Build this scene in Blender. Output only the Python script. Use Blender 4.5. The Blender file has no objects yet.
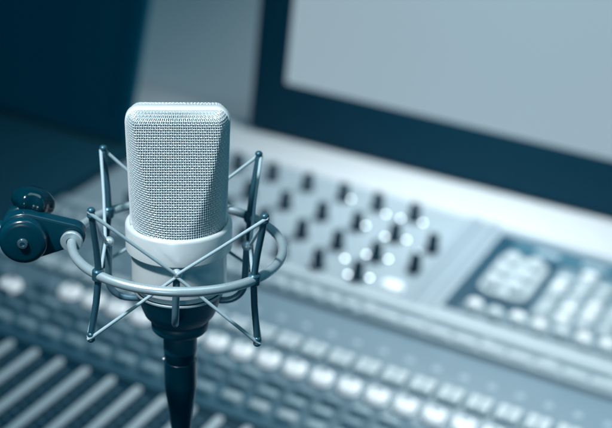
import bpy, bmesh, math, random
from mathutils import Vector, Matrix
random.seed(4)
S = 0.001                                   # everything below is written in millimetres
scn = bpy.context.scene
COL = scn.collection
R = math.radians

# ------------------------------------------------------------------ materials
def mat(name, base, rough=.5, metal=0., bump=0., bscale=900., var=0., vscale=60., spec=.5, coat=0., emit=None, estr=0.):
    m = bpy.data.materials.new(name); m.use_nodes = True
    nt = m.node_tree; b = nt.nodes['Principled BSDF']
    b.inputs['Base Color'].default_value = (*base, 1)
    b.inputs['Roughness'].default_value = rough
    b.inputs['Metallic'].default_value = metal
    b.inputs['Specular IOR Level'].default_value = spec
    b.inputs['Coat Weight'].default_value = coat
    if emit:
        b.inputs['Emission Color'].default_value = (*emit, 1)
        b.inputs['Emission Strength'].default_value = estr
    tc = nt.nodes.new('ShaderNodeTexCoord')
    if var > 0:
        n = nt.nodes.new('ShaderNodeTexNoise'); n.inputs['Scale'].default_value = vscale
        n.inputs['Detail'].default_value = 6; n.inputs['Roughness'].default_value = .65
        nt.links.new(tc.outputs['Object'], n.inputs['Vector'])
        mx = nt.nodes.new('ShaderNodeMix'); mx.data_type = 'RGBA'
        mx.inputs[6].default_value = (*[c * (1 - var) for c in base], 1)
        mx.inputs[7].default_value = (*[min(1, c * (1 + var)) for c in base], 1)
        nt.links.new(n.outputs['Fac'], mx.inputs[0]); nt.links.new(mx.outputs[2], b.inputs['Base Color'])
        mr = nt.nodes.new('ShaderNodeMapRange'); mr.inputs[3].default_value = max(0, rough - .1); mr.inputs[4].default_value = min(1, rough + .1)
        nt.links.new(n.outputs['Fac'], mr.inputs[0]); nt.links.new(mr.outputs[0], b.inputs['Roughness'])
    if bump > 0:
        n2 = nt.nodes.new('ShaderNodeTexNoise'); n2.inputs['Scale'].default_value = bscale; n2.inputs['Detail'].default_value = 3
        nt.links.new(tc.outputs['Object'], n2.inputs['Vector'])
        bp = nt.nodes.new('ShaderNodeBump'); bp.inputs['Strength'].default_value = bump; bp.inputs['Distance'].default_value = .0002
        nt.links.new(n2.outputs['Fac'], bp.inputs['Height']); nt.links.new(bp.outputs[0], b.inputs['Normal'])
    return m

M = dict(
    nickel=mat('satin_nickel', (.70, .78, .81), .36, .32, .12, 1800, .04, 120),
    frame=mat('grille_frame_nickel', (.74, .81, .84), .32, .25),
    wire=mat('grille_wire', (.60, .695, .735), .36, .4),
    liner=mat('grille_liner', (.14, .27, .32), .7, .1, .3, 2500),
    seam=mat('dark_seam', (.004, .045, .085), .5),
    mount=mat('mount_steel', (.42, .54, .59), .3, .5, .05, 1500, .06, 200),
    post=mat('mount_dark_steel', (.035, .12, .17), .32, .45, .05, 1500),  # darker base colour paints the posts as unlit steel
    arm=mat('cradle_steel', (.12, .24, .31), .34, .5),
    elastic=mat('elastic_cord', (.30, .43, .49), .6, 0, .4, 3500),
    cup=mat('cup_plastic', (.0, .070, .115), .42, 0, .1, 1500),
    black=mat('black_plastic', (.0, .030, .052), .24, 0, .1, 1200, spec=.5),
    gloss=mat('glossy_black', (.0, .018, .031), .14, 0),
    bolt=mat('bolt_steel', (.18, .30, .37), .25, .8),
    bezel=mat('monitor_bezel', (.0, .040, .072), .5, 0, spec=.15),
    dead=mat('dark_screen', (.0, .11, .175), .5, 0, spec=.15),
    screen=mat('lit_screen', (.02, .05, .07), .35, 0, emit=(.36, .475, .535), estr=.82),
    panel=mat('console_panel', (.215, .315, .375), .36, 0, .08, 700, .06, 25),
    strip=mat('console_fader_panel', (.003, .052, .088), .4, 0, .08, 700, .12, 40),
    rail=mat('console_rail', (.31, .39, .445), .38, 0, 0, 900, .05, 40),
    rimkey=mat('rail_key', (.56, .635, .67), .4),
    keyfield=mat('console_key_field', (.07, .18, .24), .42, 0, .08, 700, .25, 45),
    keyplate=mat('key_plate', (.19, .285, .34), .4),
    slot=mat('console_slot', (.045, .14, .19), .5),
    knobpanel=mat('knob_panel', (.37, .455, .505), .40, 0, 0, 900, .05, 20),
    white=mat('white_key', (.86, .89, .90), .35),
    litkey=mat('lit_white_key', (.86, .90, .91), .35, emit=(.90, .96, 1.), estr=.42),
    grey=mat('grey_key', (.80, .86, .88), .45),
    dim=mat('dim_key', (.21, .33, .40), .45),
    mid=mat('mid_key', (.38, .50, .56), .45),
    tray=mat('recess_dark', (.006, .060, .10), .35),
    traymid=mat('recess_strip', (.05, .16, .22), .4),
    pad=mat('light_pad', (.50, .58, .62), .4),
    track=mat('fader_track', (.78, .83, .85), .5, 0, .05, 900, .05, 60),
    led=mat('small_lamp', (.8, .9, .95), .3, emit=(.86, .94, 1.), estr=7.),  # emission stands in for highlights on the knob caps
    dot=mat('dot_lens', (.42, .55, .61), .4),
    desk=mat('desk_white', (.64, .685, .71), .45, 0, .04, 300, .03, 8),
    wall=mat('wall_paint', (.74, .80, .83), .8, 0, .1, 200, .04, 5),
    floor=mat('dark_floor', (.0, .055, .09), .6, 0, .1, 200),
)

# ------------------------------------------------------------------ mesh helpers
class MB:
    def __init__(s): s.v = []; s.f = []
    def add(s, vs, fs, xf=None):
        o = len(s.v)
        s.v += [tuple(xf @ Vector(v)) if xf else tuple(v) for v in vs]
        s.f += [tuple(i + o for i in f) for f in fs]
        return s
    def tube(s, pts, rad, n=12, caps=True, closed=False):
        pts = [Vector(p) for p in pts]; N = len(pts)
        rs = rad if isinstance(rad, (list, tuple)) else [rad] * N
        t0 = (pts[1] - pts[0]).normalized()
        a = Vector((0, 0, 1)) if abs(t0.z) < .9 else Vector((1, 0, 0))
        u = t0.cross(a).normalized(); vs = []; fs = []
        for i in range(N):
            if closed: t = (pts[(i + 1) % N] - pts[i - 1]).normalized()
            else: t = (pts[min(i + 1, N - 1)] - pts[max(i - 1, 0)]).normalized()
            u = (u - t * u.dot(t)).normalized(); w = t.cross(u)
            for k in range(n):
                an = 2 * math.pi * k / n
                vs.append(pts[i] + (u * math.cos(an) + w * math.sin(an)) * rs[i])
        for i in range(N if closed else N - 1):
            j = (i + 1) % N
            for k in range(n):
                k2 = (k + 1) % n
                fs.append((i * n + k, i * n + k2, j * n + k2, j * n + k))
        if caps and not closed:
            fs.append(tuple(range(n))[::-1]); fs.append(tuple((N - 1) * n + k for k in range(n)))
        return s.add(vs, fs)
    def lathe(s, prof, n=64, xf=None):
        """prof = [(r, z)] bottom to top; r=0 ends become poles"""
        vs = []; fs = []; idx = []
        for r, z in prof:
            if r < 1e-6: idx.append([len(vs)]); vs.append((0, 0, z))
            else:
                idx.append(list(range(len(vs), len(vs) + n)))
                vs += [(r * math.cos(2 * math.pi * k / n), r * math.sin(2 * math.pi * k / n), z) for k in range(n)]
        for a, b in zip(idx, idx[1:]):
            for k in range(n):
                k2 = (k + 1) % n
                if len(a) == 1 and len(b) == 1: continue
                if len(a) == 1: fs.append((a[0], b[k2], b[k]))
                elif len(b) == 1: fs.append((a[k], a[k2], b[0]))
                else: fs.append((a[k], a[k2], b[k2], b[k]))
        return s.add(vs, fs, xf)
    def ball(s, c, r, n=20, m=12, sz=1.):
        prof = [(r * math.cos(a), r * sz * math.sin(a)) for a in [-math.pi / 2 + math.pi * i / m for i in range(m + 1)]]
        prof[0] = (0, -r * sz); prof[-1] = (0, r * sz)
        return s.lathe(prof, n, Matrix.Translation(c))
    def prism(s, outline, z0, z1, bev=0., seg=3, xf=None):
        """rounded slab from a 2D counter-clockwise outline, top edge rounded by bev"""
        def inset(d):
            out = []; n = len(outline)
            for i in range(n):
                p = Vector(outline[i]); a = Vector(outline[i - 1]); b = Vector(outline[(i + 1) % n])
                e1 = (p - a).normalized(); e2 = (b - p).normalized()
                n1 = Vector((-e1.y, e1.x)); n2 = Vector((-e2.y, e2.x)); nn = (n1 + n2)
                if nn.length < 1e-6: nn = n1
                nn.normalize(); k = max(.35, nn.dot(n1)); out.append(p + nn * (d / k))
            return out
        rings = [(0., z0)]
        if bev > 0:
            for i in range(seg + 1):
                a = math.pi / 2 * i / seg; rings.append((bev * (1 - math.cos(a)), z1 - bev + bev * math.sin(a)))
        else: rings.append((0., z1))
        vs = []; n = len(outline)
        for d, z in rings: vs += [(p[0], p[1], z) for p in (inset(d) if d > 0 else [Vector(q) for q in outline])]
        fs = []
        for i in range(len(rings) - 1):
            for k in range(n):
                k2 = (k + 1) % n; fs.append((i * n + k, i * n + k2, (i + 1) * n + k2, (i + 1) * n + k))
        fs.append(tuple(range(n))[::-1]); fs.append(tuple((len(rings) - 1) * n + k for k in range(n)))
        return s.add(vs, fs, xf)
    def box(s, x0, x1, y0, y1, z0, z1, bev=0., xf=None, rad=0.):
        return s.prism(rrect(x0, x1, y0, y1, rad) if rad else [(x0, y0), (x1, y0), (x1, y1), (x0, y1)], z0, z1, bev, 3, xf)
    def mesh(s, name, m, sharp=35):
        me = bpy.data.meshes.new(name)
        me.from_pydata([(v[0] * S, v[1] * S, v[2] * S) for v in s.v], [], s.f)
        me.validate(); me.update()
        for p in me.polygons: p.use_smooth = True
        me.set_sharp_from_angle(angle=R(sharp))
        me.materials.append(m)
        return me
    def build(s, name, m, parent=None, sharp=35):
        return link(name, s.mesh(name, m, sharp), parent)

def rrect(x0, x1, y0, y1, r, n=5):
    o = []
    for cx, cy, a0 in ((x1 - r, y0 + r, -90), (x1 - r, y1 - r, 0), (x0 + r, y1 - r, 90), (x0 + r, y0 + r, 180)):
        for i in range(n + 1):
            a = R(a0 + 90 * i / n); o.append((cx + r * math.cos(a), cy + r * math.sin(a)))
    return o
def link(name, data, parent=None, loc=None, rz=0.):
    o = bpy.data.objects.new(name, data); COL.objects.link(o)
    if parent: o.parent = parent
    if loc: o.location = Vector(loc) * S
    if rz: o.rotation_euler = (0, 0, rz)
    return o
def thing(name, label, cat, mw, group=None):
    o = bpy.data.objects.new(name, None); COL.objects.link(o); o.empty_display_size = .02
    o.matrix_world = mw; o['label'] = label; o['category'] = cat
    if group: o['group'] = group
    return o
def mm(x, y, z): return Matrix.Translation(Vector((x, y, z)) * S)

# frame of the mixing console (level to within 2.5 degrees, turned 30 degrees to the microphone)
cx = Vector((0.86909352, -0.49313621, -0.03864115)); cy = Vector((0.49418395, 0.86900744, 0.02466355)); cn = cx.cross(cy).normalized()
CP = Vector((34.973, 497.629, -347.419))
def cframe(lx=0, ly=0, lz=0, rz=0., tilt=0.):
    m = Matrix((cx, cy, cn)).transposed().to_4x4()
    p = CP + cx * lx + cy * ly + cn * lz
    return Matrix.Translation(p * S) @ m @ Matrix.Rotation(rz, 4, 'Z') @ Matrix.Rotation(tilt, 4, 'X')

# ------------------------------------------------------------------ microphone
MIC_R = Matrix.Rotation(R(-2.2), 4, 'Y')
mic = thing('microphone', 'large silver studio condenser microphone with woven mesh head held in the shock mount', 'microphone', MIC_R @ mm(0, 0, -36))
OFF = (0, 0, 36)
def micpart(mb, name, m, parent=None, sharp=35):
    o = mb.build(name, m, parent or mic, sharp)
    if parent is None: o.location = Vector(OFF) * S
    return o
body = MB().lathe([(0, -35.4), (21.5, -35.4), (21.6, -32.6), (22.7, -32.6), (23.3, -32.0), (23.3, -14.6), (22.6, -14.0), (0, -14)], 96)
micpart(body, 'body', M['nickel'])
col = MB().lathe([(0, -13.9), (25.3, -13.9), (26, -13.2), (26, -1.5), (25.75, -.8), (25.3, -.25), (24.8, 0), (24.0, 0.05), (23.7, -.2), (23.6, -1.2), (0, -1.2)], 96)
micpart(col, 'collar', M['nickel'])
ZT = 58.0
def halfw(z): return 23.3 + 1.35 * max(0, min(1, z / 50))
CR = 6.6
def frame_path(off, n=10):
    """U-shaped outline in the x-z plane"""
    pts = []
    for i in range(13): z = -1 + (ZT - CR + 1) * i / 12; pts.append((-halfw(z) + off, z))
    w = halfw(ZT) - off; r = CR - off
    for i in range(1, n + 1): a = math.pi - math.pi / 2 * i / n; pts.append((-(w - r) + r * math.cos(a), ZT - CR + r * math.sin(a)))
    return pts + [(-x, z) for x, z in pts[::-1]]
def band(mb, d, th, bev):
    """flat band of depth +-d and thickness th following the frame"""
    sec = [(0 + bev, -d), (th, -d), (th, d), (0 + bev, d), (0, d - bev), (0, -d + bev)]
    loops = [frame_path(o) for o in (bev, th, th, bev, 0, 0)]
    ys = [-d, -d, d, d, d - bev, -d + bev]
    n = len(loops[0]); vs = []; fs = []
    for j in range(n):
        for k in range(6): vs.append((loops[k][j][0], ys[k], loops[k][j][1]))
    for j in range(n - 1):
        for k in range(6):
            k2 = (k + 1) % 6; fs.append((j * 6 + k, j * 6 + k2, (j + 1) * 6 + k2, (j + 1) * 6 + k))
    fs.append(tuple(range(6))[::-1]); fs.append(tuple((n - 1) * 6 + k for k in range(6)))
    mb.add(vs, fs)
fb = MB(); band(fb, 3.3, 1.7, .5)
micpart(fb, 'head_frame', M['frame'], sharp=50)
# woven wire: front surface of the head = cylinder cut by a plane that leans back, rolled over at the top
def profile(s):
    """s along the centre line from the collar: returns z and roll-over factor"""
    r = 3.2; straight = ZT - .75 - r
    if s <= straight: return s, 0.
    a = min(math.pi / 2, (s - straight) / r); return straight + r * math.sin(a), a
SMAX = ZT - .75 - 3.2 + 3.2 * math.pi / 2
def depth(x, z, a):
    hw = halfw(z) - .9
    lim = 1.0
    if z > ZT - CR:                                   # follow the rounded corners of the frame
        dz = z - (ZT - CR); lim = (hw - CR + math.sqrt(max(.05, CR * CR - dz * dz))) / hw
    xx = min(abs(x) / (hw * lim), .9995)
    cyl = 23.7 * math.sqrt(1 - xx * xx)
    pl = 24.3 - .225 * z
    k = .45                                             # soft minimum
    d = min(cyl, pl) - k * math.exp(-((cyl - pl) / (1.6 * k)) ** 2) * .35
    if a > 0:
        dd = max(3.3, d); d = 3.3 + (dd - 3.3) * (math.cos(a) ** .8 if a < math.pi / 2 else 0)
    return max(2.6, d), hw * lim
NX, NS = 58, 50
def head_row(s, off, nodes):
    z, a = profile(s); hw = depth(0, z, a)[1]
    K = 90; xs = [hw * math.sin(-math.pi / 2 * .985 + math.pi * .985 * i / K) for i in range(K + 1)]
    pts = [Vector((x, -depth(x, z, a)[0], z)) for x in xs]
    L = [0.]
    for p, q in zip(pts, pts[1:]): L.append(L[-1] + (q - p).length)
    out = []; j = 0
    for i in range(nodes):
        t = L[-1] * i / (nodes - 1)
        while j < K - 1 and L[j + 1] < t: j += 1
        f = (t - L[j]) / max(1e-9, L[j + 1] - L[j]); out.append(pts[j].lerp(pts[j + 1], min(1, f)))
    return out
srow = [-.6 + (SMAX + .4) * i / (NS * 2) for i in range(NS * 2 + 1)]
grid = [head_row(max(0, s), 0, NX * 2 + 1) for s in srow]
for i, s in enumerate(srow):
    if s < 0:
        for p in grid[i]: p.z = s
jit = random.Random(9)
for row in grid:
    for p in row: p += Vector((jit.gauss(0, .03), jit.gauss(0, .03), jit.gauss(0, .03)))
def nrm(i, j):
    a = grid[min(i + 1, NS * 2)][j] - grid[max(i - 1, 0)][j]; b = grid[i][min(j + 1, NX * 2)] - grid[i][max(j - 1, 0)]
    n = b.cross(a)
    return n.normalized() if n.length > 1e-9 else Vector((0, -1, 0))
N_ = [[nrm(i, j) for j in range(NX * 2 + 1)] for i in range(NS * 2 + 1)]
WR, AMP = .275, .21
gm = MB()
for i in range(1, NS * 2, 2):                          # weft
    gm.tube([grid[i][j] + N_[i][j] * (0 if j % 2 == 0 else AMP * (1 if ((j // 2) + (i // 2)) % 2 else -1)) for j in range(NX * 2 + 1)], WR, 6, False)
for j in range(1, NX * 2, 2):                          # warp
    gm.tube([grid[i][j] - N_[i][j] * (0 if i % 2 == 0 else AMP * (1 if ((j // 2) + (i // 2)) % 2 else -1)) for i in range(NS * 2 + 1)], WR, 6, False)
g1 = micpart(gm, 'grille_mesh', M['wire'], sharp=180)
lm = MB(); vs = []; fs = []; cw = NX + 1
for i in range(0, NS * 2 + 1, 2):
    for j in range(0, NX * 2 + 1, 2): vs.append(grid[i][j] - N_[i][j] * .75)
for i in range(NS):
    for j in range(NX): fs.append((i * cw + j, i * cw + j + 1, (i + 1) * cw + j + 1, (i + 1) * cw + j))
lm.add(vs, fs)
l1 = micpart(lm, 'grille_liner', M['liner'], sharp=180)
for src in (g1, l1):                                   # the rear half is the same screen turned round
    o = src.copy(); COL.objects.link(o); o.parent = mic; o.location = Vector(OFF) * S; o.rotation_euler = (0, 0, math.pi)

# ------------------------------------------------------------------ shock mount
def pol(r, a, z): return Vector((r * math.cos(R(a)), r * math.sin(R(a)), z))
sm = thing('shock_mount', 'round steel shock mount cage with elastic cords around the microphone', 'shock mount', mm(0, 0, -60))
SO = (0, 0, 60)
def smpart(mb, name, m, sharp=40):
    o = mb.build(name, m, sm, sharp); o.location = Vector(SO) * S; return o
RR, RZ = 51.3, -13.1
smpart(MB().tube([pol(RR, a, RZ) for a in range(0, 360, 3)], 2.35, 16, closed=True), 'outer_ring', M['mount'])
PT, PM, PB, BALL = (55.4, 19.6), (51.0, RZ), (55.2, -44.5), (33.6, -13.0)
# one post (built at angle 0) and its copies
pm = MB()
pts = [Vector((PT[0], 0, PT[1] + .5)), Vector((PT[0] - .2, 0, PT[1] - 1)), Vector((PM[0] + 1.1, 0, 0)), Vector((PM[0] + .1, 0, -9)), Vector((PM[0], 0, RZ)), Vector((PM[0] + .1, 0, -17)), Vector((PM[0] + 1.2, 0, -27)), Vector((PB[0], 0, PB[1] + 1)), Vector((PB[0] + .1, 0, PB[1] - .5))]
pm.tube(pts, [1.5, 1.6, 1.62, 1.65, 1.7, 1.65, 1.62, 1.6, 1.5], 14)
pm.lathe([(0, -3.1), (2.3, -2.9), (2.9, -2.2), (3.0, 0), (2.9, 2.2), (2.3, 2.9), (0, 3.1)], 18, Matrix.Translation((PM[0], 0, RZ)))   # weld at the ring
post_me = pm.mesh('post', M['post'])
tip = MB()
tip.ball((0, 0, 1.0), 1.95, 18, 10, .8); tip.ball((0, 0, -1.6), 2.0, 18, 10, .75)   # grooved head that holds the cord
tip.lathe([(1.3, -2.5), (1.35, 1.5)], 14)
tip_me = tip.mesh('post_tip', M['post'])
for a in (225, 315, 45, 135):
    po = link('post', post_me, sm, SO, R(a))
    for (r, z), sgn in ((PT, 1), (PB, -1)):
        t = link('post_tip', tip_me, po, (r, 0, z))
        if sgn < 0: t.rotation_euler = (math.pi, 0, 0)
# cradle arms: from the cup out, round the bend and up to the ball
am = MB(); ap = [Vector((16.5, 0, -43.2)), Vector((23.0, 0, -43.2))]
for i in range(1, 9):
    b = R(-90 + 90 * i / 8); ap.append(Vector((23.5 + 10.1 * math.cos(b), 0, -33.1 + 10.1 * math.sin(b))))
ap += [Vector((33.6, 0, -24)), Vector((33.6, 0, -14))]
am.tube(ap, 1.75, 14)
arm_me = am.mesh('cradle_arm', M['arm'])
kn = MB().ball((33.6, 0, -12.9), 2.55, 22, 14); knob_me = kn.mesh('arm_knob', M['mount'])
for a in (270, 0, 90, 180):
    ao = link('cradle_arm', arm_me, sm, SO, R(a)); link('arm_knob', knob_me, ao)
# elastic cords: two endless loops zigzagging between posts and cradle knobs
for (r, z), dz in ((PT, .25), (PB, -.25)):
    for k, a in enumerate((225, 315, 45, 135)):
        for da in (-45, 45):
            e = MB(); p = pol(r, a, z + (-.4 if dz > 0 else .4)); q = pol(BALL[0], a + da, BALL[1] + dz * 2.2)
            d = (q - p).normalized(); side = d.cross(Vector((0, 0, 1))).normalized() * (1.2 if da > 0 else -1.2)
            q2 = q + (q - pol(0, 0, q.z)).normalized() * 1.6
            mid = (p + q2) / 2 + Vector((0, 0, -.25))
            e.tube([p - d * 1.8 + side * .3, p + side, p.lerp(mid, .5) + side * .6, mid + side * .25, q2 - d * 1.5, q2 + d * .4], [.95, .95, .85, .82, .85, .8], 10)
            smpart(e, 'elastic_cord', M['elastic'])
cup_prof = [(0, -61), (8.6, -61), (9.2, -60.2), (13.2, -59.8), (14.2, -58.6), (14.5, -55.0), (14.0, -54.2), (14.6, -53.6), (17.6, -50.0), (19.0, -46.5), (20.3, -42), (21.9, -38.2), (22.3, -37)]
cup = MB().lathe(cup_prof + [(21.6, -36.9), (21.0, -38.5), (0, -38.5)], 80, MIC_R)
smpart(cup, 'cradle_cup', M['cup'])
smpart(MB().lathe([(22.35, -37.0), (22.7, -36.6), (22.6, -36.0), (22.1, -35.7), (21.7, -36.0), (21.7, -36.8)], 96, MIC_R), 'cup_rim', M['mount'])

# ------------------------------------------------------------------ cable plug below the cup
plug = thing('cable_connector', 'slim black cable plug hanging straight down below the microphone cup', 'plug', MIC_R @ mm(0, 0, -110))
PO = (0, 0, 110)
def plugpart(mb, name, m):
    o = mb.build(name, m, plug); o.location = Vector(PO) * S; return o
plugpart(MB().lathe([(0, -72), (8.3, -72), (8.45, -71.5), (8.45, -63), (8.3, -62.4), (8.75, -62.2), (8.9, -61.8), (8.7, -61.2), (0, -61.2)], 48), 'lock_ring', M['cup'])
plugpart(MB().lathe([(0, -92), (8.35, -92), (8.4, -79), (8.4, -77.6), (8.2, -77.4), (8.2, -76.4), (8.3, -76.2), (8.3, -72.1), (0, -72.1)], 48), 'sleeve', M['black'])
for sx in (-1, 1):
    o = plugpart(MB().ball((sx * 8.3, -1.0, -76.8), .75, 12, 8), 'rivet', M['nickel'])
boot = MB().lathe([(0, -128), (3.2, -128), (4.6, -122), (5.4, -116), (6.1, -109), (7.4, -100), (8.2, -94), (8.3, -92.1), (0, -92.1)], 48)
plugpart(boot, 'strain_relief', M['black'])
cab = [Vector((0, 0, -127)), Vector((0, 0, -170)), Vector((-2, -4, -230)), Vector((-12, -18, -300)), Vector((-30, -50, -340)), Vector((-60, -110, -349)), Vector((-110, -240, -352))]
def smooth_path(p, n=8):
    out = []
    for i in range(len(p) - 1):
        p0, p1, p2, p3 = p[max(i - 1, 0)], p[i], p[i + 1], p[min(i + 2, len(p) - 1)]
        for k in range(n):
            t = k / n
            out.append(.5 * ((2 * p1) + (p2 - p0) * t + (2 * p0 - 5 * p1 + 4 * p2 - p3) * t * t + (3 * p1 - p0 - 3 * p2 + p3) * t ** 3))
    return out + [p[-1]]
plugpart(MB().tube(smooth_path(cab), 3.0, 12), 'cable', M['black'])

# ------------------------------------------------------------------ swivel bracket and boom
br = thing('swivel_bracket', 'black swivel bracket with round friction disc and glossy lobed knob clamped to the ring', 'bracket', mm(-72, 0, -26))
BO = (72, 0, 26)
RX = Matrix.Rotation(R(90), 4, 'X')                    # lathe axis z -> -y (towards the camera)
def brpart(mb, name, m, parent=None):
    o = mb.build(name, m, parent or br)
    if parent is None: o.location = Vector(BO) * S
    return o
def at(x, y, z, rot=None): return Matrix.Translation((x, y, z)) @ (rot or Matrix.Identity(4))
DX, DZ = -74.3, -13.0
# tapered arm plate, outline in x-z, extruded along y
ol = []
for i in range(19): a = R(72 + 216 * i / 18); ol.append((DX + 12.6 * math.cos(a), DZ + 12.6 * math.sin(a)))
for i in range(13): a = R(-98 + 180 * i / 12); ol.append((-51.3 + 6.3 * math.cos(a), -11.6 + 6.3 * math.sin(a)))
XZ = Matrix(((1, 0, 0, 0), (0, 0, -1, 0), (0, 1, 0, 0), (0, 0, 0, 1)))   # (u,v,w) -> (u,-w,v)
brpart(MB().prism(ol, -8.4, -1.4, 1.3, 4, XZ), 'arm_plate', M['black'])
disc = MB().lathe([(0, 0), (11.2, 0), (11.5, .4), (11.5, 4.2), (10.9, 5.3), (9.9, 5.9), (8.4, 6.1), (4.4, 6.2), (3.8, 6.3), (0, 6.3)], 56, at(DX, 1.45, DZ, RX))
dk = brpart(disc, 'friction_disc', M['black'])
bolt = MB().lathe([(0, 0), (2.6, 0), (2.7, .5), (2.3, 1.4), (1.3, 1.5), (1.2, .7), (0, .7)], 24, at(DX, -4.8, DZ, RX))
brpart(bolt, 'bolt', M['bolt'], dk)
rear = MB().lathe([(0, 0), (12.4, 0), (12.7, .6), (12.7, 8.4), (12.0, 9.2), (0, 9.2)], 48, at(DX, 18.6, DZ, RX))
brpart(rear, 'rear_disc', M['black'])
# bush through which the ring passes
t0 = pol(RR, 176.5, RZ)
tang = Vector((-math.sin(R(3.5)), -math.cos(R(3.5)), 0))
bush = MB()
q = tang.to_track_quat('Z', 'Y').to_matrix().to_4x4()
bush.lathe([(2.3, -6.8), (4.0, -6.8), (4.5, -6.3), (4.5, 2.6), (5.3, 2.8), (5.4, 4.6), (5.0, 5.2), (2.5, 5.3)], 32, Matrix.Translation(t0) @ q)
brpart(bush, 'clamp_bush', M['mount'])
# wing knob above / behind the disc
wk = MB(); NL = 60; prof = [(0, -4.5), (7.2, -4.5), (9.0, -3.8), (9.9, -2.4), (10.1, -.5), (9.8, 1.2), (9.2, 2.8), (8.0, 4.4), (6.4, 5.6), (4.4, 6.4), (2.2, 6.8), (0, 6.9)]
kv = []; kf = []
for r_, z_ in prof:
    for k in range(NL):
        an = 2 * math.pi * k / NL; rr = r_ * (1 + (.075 * math.cos(6 * an) if r_ > 8.5 else .04 * math.cos(6 * an))); kv.append((rr * math.cos(an), rr * math.sin(an), z_))
for i in range(len(prof) - 1):
    for k in range(NL): k2 = (k + 1) % NL; kf.append((i * NL + k, i * NL + k2, (i + 1) * NL + k2, (i + 1) * NL + k))
KT = at(-71.5, 17, 0.0, Matrix.Rotation(R(14), 4, 'Y') @ Matrix.Rotation(R(-12), 4, 'X'))
wk.add(kv, kf, KT)
wk.lathe([(0, -12), (4.2, -12), (4.2, -4.4), (0, -4.4)], 24, KT)
brpart(wk, 'lobed_knob', M['gloss'], None)
bp = [Vector((-80, 9, -13)), Vector((-110, 10, -16)), Vector((-180, 14, -24)), Vector((-420, 30, -60))]
boom = thing('boom_arm', 'black boom arm leaving the left edge of the photo behind the friction disc', 'boom arm', mm(-420, 30, -60))
o = MB().tube(bp[1:], 8, 24).build('tube', M['black'], boom); o.location = Vector((420, -30, 60)) * S
o = MB().tube([bp[0], bp[0].lerp(bp[1], .6), bp[1], bp[1] + Vector((10, .6, -1))], [5.5, 6, 9.2, 9.2], 24).build('socket', M['black'], boom); o.location = Vector((420, -30, 60)) * S
o = MB().tube([Vector((-420, 30, -352)), Vector((-420, 30, -40))], 11, 24).build('stand_pole', M['black'], boom); o.location = Vector((420, -30, 60)) * S
o = MB().lathe([(0, -352), (95, -352), (96, -350), (94, -343), (20, -338), (12, -330), (0, -330)], 64, Matrix.Translation((-420, 30, 0))).build('stand_base', M['black'], boom); o.location = Vector((420, -30, 60)) * S

# ------------------------------------------------------------------ mixing console (local axes: x along the channels, y away from the operator)
mx = thing('mixing_console', 'wide audio mixing console of knobs, faders and lit white buttons filling the lower picture', 'mixing console', cframe())
XL, XR, YF, YB = -288, 760, -520, 405
def cpart(mb, name, m, sharp=35): return mb.build(name, m, mx, sharp)
cpart(MB().box(XL, XR, YF, YB, -70, -4, 0), 'chassis', M['strip'])
cpart(MB().box(XL, XR, -14, 118, -4, 0, .8), 'button_panel', M['panel'])
cpart(MB().box(XL, XR, -93, -15, -4, 0, .8), 'key_panel', M['keyfield'])
cpart(MB().box(XL, XR, YF, -95, -4, -1.5, .6), 'fader_panel', M['strip'])
cpart(MB().box(XL, XR, 172, YB - 1, -4, 0, .8), 'knob_panel', M['knobpanel'])
cpart(MB().box(XL - 9, XL - .5, YF, YB, -70, 5, 2.5), 'side_trim', M['black'])
# rail with its rows of little keys
cpart(MB().box(XL, XR, 119, 171, -4, 6, 2.), 'rail', M['rail'])
rk = MB().box(-6, 6, -7, 7, 6, 9.5, 1.2, rad=2).mesh('rail_key', M['rimkey'])
xk = -282.
while xk < 100: link('rail_key', rk, mx, (xk, 131, 0)); xk += 20
rl = MB().box(-11.5, 11.5, -6, 6, 6, 9.0, 1.2, rad=2).mesh('wide_rail_key', M['rimkey'])
xk = 116.
while xk < 480: link('wide_rail_key', rl, mx, (xk, 131, 0)); xk += 27
sl = MB().box(-26, 26, -1.7, 1.7, 6.0, 6.5, 0).mesh('rail_slot', M['slot'])
xk = -250.
while xk < 470: link('rail_slot', sl, mx, (xk, 145, 0)); xk += 62
cpart(MB().box(XL + 10, XR - 10, 152, 165, 6, 8.2, 1), 'label_strip', M['rimkey'])

PITCH = 27.
# dome keys, lit, with the little notch near the top
def dome_outline():
    o = []
    for i in range(24):
        a = 2 * math.pi * i / 24; c, s_ = math.cos(a), math.sin(a)
        o.append((9.9 * math.copysign(abs(c) ** .75, c), 10. * math.copysign(abs(s_) ** (.62 if s_ > 0 else .9), s_)))
    return o
dk_ = MB().prism(dome_outline(), 0, 7.5, 3.6, 5)
dome_me = dk_.mesh('select_button', M['litkey'], 60)
domeoff_me = MB().prism(dome_outline(), 0, 7.5, 3.6, 5).mesh('select_button', M['dim'], 60)
nt_me = MB().box(-4.2, 4.2, 2.8, 5.2, 7.4, 7.8, 0).box(-1.4, 1.4, -.6, 2.8, 7.4, 7.75, 0).mesh('button_mark', M['traymid'])
rim_me = MB().box(-12.2, 12.2, -12.4, 12.4, 0, .5, 0, rad=9).mesh('button_rim', M['slot'])
for i in range(-10, 17):
    lit = i >= -6 or i == -8
    b = link('select_button', dome_me if lit else domeoff_me, mx, (i * PITCH, 0 if i != -8 else -22, 0))
    link('button_mark', nt_me, b)
    link('button_rim', rim_me, mx, b.location / S)
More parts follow.
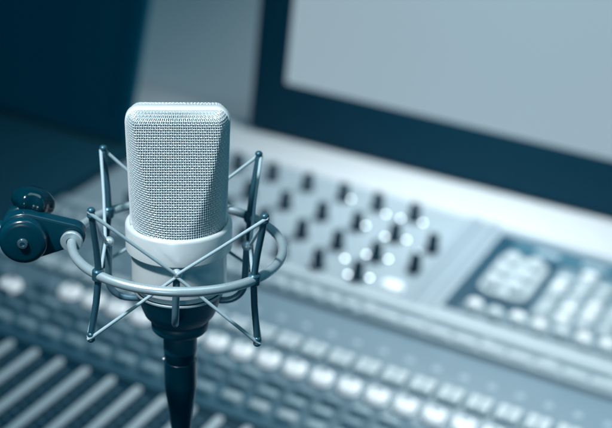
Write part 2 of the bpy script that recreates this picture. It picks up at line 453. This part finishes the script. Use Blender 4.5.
# grey square keys with a pressed cross
sq = MB()
for sx in (-1, 1):
    for sy in (-1, 1):
        sq.box(min(sx * .7, sx * 10.2), max(sx * .7, sx * 10.2), min(sy * .7, sy * 10), max(sy * .7, sy * 10), 1.5, 6, 1.1, rad=2.2)
sqb_me = MB().box(-11.2, 11.2, -11, 11, 0, 2.6, .8, rad=3).mesh('button_base', M['slot'])
sq_me = sq.mesh('mute_button', M['grey'])
for i in range(-10, 17):
    q_ = link('mute_button', sq_me, mx, (i * PITCH + 1, 38.5, 0)); link('button_base', sqb_me, q_)
# small oblong keys
ob = MB().box(-9, 9, -4.6, 4.6, 0, 5.5, 1.6, rad=3)
ob_dim = ob.mesh('small_button', M['dim']); ob_mid = MB().box(-9.2, 9.2, -6, 6, 0, 6.0, 2., rad=4).mesh('assign_button', M['mid'])
wl = MB().box(-12.3, 12.3, -11, 11, 0, .5, 0, rad=2).mesh('button_well', M['slot'])
rs_ = random.Random(5)
ob_soft = MB().box(-9, 9, -4.6, 4.6, 0, 5.5, 1.6, rad=3).mesh('small_button', M['mid'])
ob_pale2 = MB().box(-9.2, 9.2, -6, 6, 0, 6.0, 2., rad=4).mesh('assign_button', M['rimkey'])
for i in range(-10, 13):
    for y in (-28, -49): link('small_button', ob_soft if rs_.random() < .45 else ob_dim, mx, (i * PITCH - 3 + rs_.uniform(-.6, .6), y, 0))
    link('assign_button', ob_pale2 if i > -1 and rs_.random() < .4 else ob_mid, mx, (i * PITCH + 1, -72, 0))
    link('button_well', wl, mx, (i * PITCH - 2, -39, 0))
# round indicator lenses on the plain strip
dt = MB().lathe([(0, 0), (4.4, 0), (4.2, .7), (2.5, 1.2), (0, 1.3)], 20).mesh('indicator_lens', M['dot'])
for i in range(-10, 17): link('indicator_lens', dt, mx, (i * PITCH, 77.5, 0))
# faders: long light tracks in a dark strip, with scale marks
tr = MB().prism(rrect(-3.7, 3.7, -320, 0, 3.6, 7), -1.5, 1.2, .9, 3); tr_me = tr.mesh('fader_track', M['track'])
gr = MB().box(-.7, .7, -300, -12, 1.2, 1.5, 0).mesh('fader_slot', M['grey'])
sc_ = MB()
for k in range(22):
    w = 3.6 if k % 3 == 0 else 2.4
    sc_.box(9.6 - w, 9.6 + w, -14.5 - k * 12.0, -12 - k * 12.0, -1.5, -1.1, 0)
sc_me = sc_.mesh('scale_marks', M['dim'])
for i in range(-10, 14):
    x = (i - 1.76) * PITCH + 5.0 * 0
    t = link('fader_track', tr_me, mx, (x, -99, 0)); link('fader_slot', gr, t); link('scale_marks', sc_me, t, (3, 0, 0))
fc = MB()
fc.prism([(-10, -13), (10, -13), (10, 13), (-10, 13)], 3, 13, 2.5, 3).box(-9.5, 9.5, -.8, .8, 12.9, 13.3, 0)
fc_me = fc.mesh('fader_cap', M['black'])
for i in range(-10, 14): link('fader_cap', fc_me, mx, ((i - 1.76) * PITCH, -345 - random.random() * 60, 0))
# rotary knobs
kb = MB().lathe([(0, 0), (9.2, 0), (9.0, 1.6), (7.6, 2.4), (7.0, 3.4), (6.0, 19.5), (5.2, 21), (0, 21.4)], 28)
kb_me = kb.mesh('rotary_knob', M['black'])
kc_me = MB().box(-.6, .6, 0.4, 5.4, 21.1, 21.7, 0).mesh('pointer', M['white'])
KX = (-218, -171, -125, -79, -33, 10, 55, 99); KY = (358, 298, 244, 193)
for ix, x in enumerate(KX):
    for iy, y in enumerate(KY):
        if ix == 7 and iy in (0, 3): continue
        k = link('rotary_knob', kb_me, mx, (x + (iy - 1) * 1.0, y, 0), R(random.uniform(-130, 130))); link('pointer', kc_me, k)
ld = MB().lathe([(0, 0), (1.9, 0), (1.8, 1.0), (1.1, 1.7), (0, 1.9)], 18).mesh('indicator_lamp', M['led'])  # glowing domes imitate specular glints of the knobs, no real indicators
ldh = MB().lathe([(0, 0), (3.6, 0), (3.4, .8), (2.45, 1.1), (2.3, .5), (0, .4)], 18).mesh('lamp_ring', M['bolt'])
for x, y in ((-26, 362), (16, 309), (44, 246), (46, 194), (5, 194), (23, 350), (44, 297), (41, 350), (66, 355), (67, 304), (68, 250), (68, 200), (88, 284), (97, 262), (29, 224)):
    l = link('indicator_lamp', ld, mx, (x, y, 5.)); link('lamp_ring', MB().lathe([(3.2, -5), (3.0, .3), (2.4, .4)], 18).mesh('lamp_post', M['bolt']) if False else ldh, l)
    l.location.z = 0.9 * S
cpart(MB().prism(rrect(84, 107, 187, 203, 7.5, 7), 0, 7, 3, 4), 'round_key', M['litkey'])
# raised dividers between knob field and display field
cpart(MB().box(108, 121, 173, YB - 3, 0, 4, 1.2), 'divider', M['rail'])
cpart(MB().box(126, 143, 173, YB - 3, 0, 3, 1.2), 'divider', M['rail'])
# display and keypad field
cpart(MB().box(150, 620, 192, 383, 0, .6, 0), 'display_well', M['tray'])
cpart(MB().box(150, 620, 384, 396, 0, 2, .8), 'well_edge', M['rail'])
fr = MB(); fr.box(170, 620, 352, 378, .6, 1.4, 0); cpart(fr, 'display_strip', M['traymid'])
br_ = MB()
for k in range(8): br_.box(196 + k * 52, 222 + k * 52, 359, 370, 1.4, 2.0, 0)
cpart(br_, 'strip_legend', M['mid'])
cpart(MB().box(168, 222, 240, 336, .6, 5, 2, rad=14), 'pad_base', M['pad'])
pk = MB().box(-9, 9, -11, 11, 5, 13, 4.5, rad=7.5).mesh('pad_key', M['rimkey'])
for ax in range(2):
    for ay in range(3): link('pad_key', pk, mx, (182.5 + ax * 25, 258 + ay * 30, 0))
cpart(MB().box(230, 618, 214, 346, .6, 2, .5, rad=5), 'key_plate', M['keyplate'])
cpart(MB().box(168, 618, 193.5, 212, .6, 2, .5, rad=4), 'key_plate', M['keyplate'])
ky = MB().box(-8.6, 8.6, -8.2, 8.2, 2, 11, 4.2, rad=7).mesh('keypad_key', M['white'])
kg = MB().box(-8.4, 8.4, -8, 8, 2, 9.5, 3.4, rad=6).mesh('keypad_key', M['rimkey'])
kl = MB().box(-8.6, 8.6, -8.2, 8.2, 2, 11, 4.2, rad=7).mesh('keypad_key', M['pad'])
rk_ = random.Random(11)
for cxi in range(14):
    for ry, y in enumerate((225, 246, 267, 288, 309, 330)):
        if (cxi == 3 and ry > 2) or (cxi == 0 and ry == 5) or (cxi in (2, 7, 11) and ry == 5): continue
        u = rk_.random()
        link('keypad_key', ky if u < .3 else kl if u < .6 else kg, mx, (243 + cxi * 21.6 + (3 if cxi > 3 else 0), y + rk_.uniform(-1, 1), 0))
for k in range(17): link('keypad_key', ky if k in (0, 2, 3, 5, 6, 9, 12) else kg, mx, (181 + k * 22.5, 203 - (k % 2) * 2, 0))
# ------------------------------------------------------------------ monitors
def monitor(name, label, mw, W, H, bl, bb, lit, th=34):
    t = thing(name, label, 'monitor', mw)
    VX = Matrix(((1, 0, 0, 0), (0, 0, -1, 0), (0, 1, 0, 0), (0, 0, 0, 1)))
    b = MB()
    n = 4
    o = rrect(0, W, 0, H, 4, n); i_ = rrect(bl, W - bl, bb, H - bl, 1.5, n); k = len(o); vs = []; fs = []
    ol2 = rrect(1.5, W - 1.5, 1.5, H - 1.5, 3, n)
    for pts, w in ((o, -th), (o, -1.5), (ol2, 0), (i_, 0), (i_, -3)): vs += [(p[0], p[1], w) for p in pts]
    for a in range(4):
        for j in range(k): j2 = (j + 1) % k; fs.append((a * k + j, a * k + j2, (a + 1) * k + j2, (a + 1) * k + j))
    fs.append(tuple(range(k))[::-1])
    b.add(vs, fs, VX); b.build('bezel', M['bezel'] if lit else M['dead'], t)
    MB().add([(bl - .5, bb - .5, -2.6), (W - bl + .5, bb - .5, -2.6), (W - bl + .5, H - bl + .5, -2.6), (bl - .5, H - bl + .5, -2.6)], [(0, 1, 2, 3)], VX).build('screen', M['screen'] if lit else M['dead'], t)
    st = MB().box(W / 2 - 60, W / 2 + 60, 36, 62, 4, H * .6, 3).box(W / 2 - 110, W / 2 + 110, 30, 200, -8, 2, 2, rad=12)
    st.build('stand', M['bezel'], t)
    return t
monitor('computer_monitor', 'large computer monitor with a lit grey screen and thick black frame behind the console', cframe(-225, 485, 0, R(2.8), R(-1.5)), 640, 420, 44, 68, True)
monitor('computer_monitor', 'black switched-off monitor leaning back at the left behind the boom bracket', cframe(-325 - 560, 352, -6, R(0), R(-13)), 560, 420, 22, 26, False, 9)

# ------------------------------------------------------------------ setting
def struct(mb, name, m):
    o = mb.build(name, m); o['kind'] = 'structure'; o.matrix_world = cframe(); return o
struct(MB().box(-2600, 2600, 406.5, 559, -40, -5, 0), 'desk', M['desk'])
struct(MB().box(-2600, XL - 10, -1400, 405.5, -40, -12, 2), 'side_table', M['floor'])
wl_ = MB(); pr = [(560, -5.0), (575, -5.0)] + [(575 + 175 * math.sin(R(a)), -5 + 175 * (1 - math.cos(R(a)))) for a in range(4, 91, 4)] + [(750, 1400), (775, 1400), (775, -740), (760, -740), (760, -45), (560, -45)]
n_ = len(pr); wl_.add([(x, p[0], p[1]) for x in (-2600, 2600) for p in pr], [(k, (k + 1) % n_, n_ + (k + 1) % n_, n_ + k) for k in range(n_)] + [tuple(range(n_))[::-1], tuple(range(n_, 2 * n_))])
struct(wl_, 'wall', M['wall'])
struct(MB().box(-2500, 2500, -2500, 1500, -760, -741), 'floor', M['floor'])

# ------------------------------------------------------------------ camera
cam_d = bpy.data.cameras.new('camera'); cam = bpy.data.objects.new('camera', cam_d); COL.objects.link(cam); scn.camera = cam
cam_d.lens = 80; cam_d.sensor_width = 36; cam_d.sensor_fit = 'HORIZONTAL'; cam_d.clip_start = .01; cam_d.clip_end = 100
rt = Vector((0.99558798, -0.06662139, 0.06607699)); up = Vector((-0.03365815, 0.40377978, 0.91423685)); fw = Vector((0.08758828, 0.91242725, -0.39975594))
cm = Matrix((rt, up, -fw)).transposed().to_4x4()
cam.matrix_world = Matrix.Translation(Vector((3.51875994, -604.78237173, 270.25919447)) * S) @ cm
cam_d.dof.use_dof = True; cam_d.dof.focus_distance = .637; cam_d.dof.aperture_fstop = 7.6; cam_d.dof.aperture_blades = 0

# ------------------------------------------------------------------ light
w = bpy.data.worlds.new('World'); scn.world = w; w.use_nodes = True
w.node_tree.nodes['Background'].inputs[0].default_value = (.0, .34, .52, 1); w.node_tree.nodes['Background'].inputs[1].default_value = .30
def area(name, loc, target, size, power, col=(1, 1, 1), spread=180):
    d = bpy.data.lights.new(name, 'AREA'); d.shape = 'DISK'; d.size = size; d.energy = power; d.color = col; d.spread = R(spread)
    o = bpy.data.objects.new(name, d); COL.objects.link(o)
    o.location = loc; o.rotation_euler = (Vector(target) - Vector(loc)).to_track_quat('-Z', 'Y').to_euler(); return o
def cpt(lx, ly, lz): return (CP + cx * lx + cy * ly + cn * lz) * S
def spot(name, loc, target, rad, power, cone, blend, col=(1, 1, 1)):
    d = bpy.data.lights.new(name, 'SPOT'); d.shadow_soft_size = rad; d.energy = power; d.color = col; d.spot_size = R(cone); d.spot_blend = blend
    o = bpy.data.objects.new(name, d); COL.objects.link(o)
    o.location = loc; o.rotation_euler = (Vector(target) - Vector(loc)).to_track_quat('-Z', 'Y').to_euler(); return o
spot('key_lamp', (-.44, -.36, .95), (0, 0, 0.005), .05, 86, 15, .4, (.95, .985, 1))
spot('front_lamp', (-.25, -1.05, .12), (0, 0, -.01), .10, 5.0, 14, .5, (.86, .96, 1))  # added fill, lifts the collar shadow on the microphone body
area('console_lamp', cpt(100, 470, 470), cpt(90, 430, 0), .30, 2.4, (.92, .975, 1), 125)
area('side_lamp', cpt(560, -60, 560), cpt(420, 60, 0), .30, .95, (.90, .975, 1), 100)  # added fill, brightens the lower right of the console
area('room_lamp', (.4, .1, 2.2), (.3, .3, -.3), 1.0, 6.8, (.70, .94, 1), 180)  # added soft fill from above, lifts the black parts to navy

scn.render.engine = 'CYCLES'
scn.view_settings.view_transform = 'Standard'; scn.view_settings.look = 'None'
scn.view_settings.exposure = 0; scn.view_settings.gamma = 1
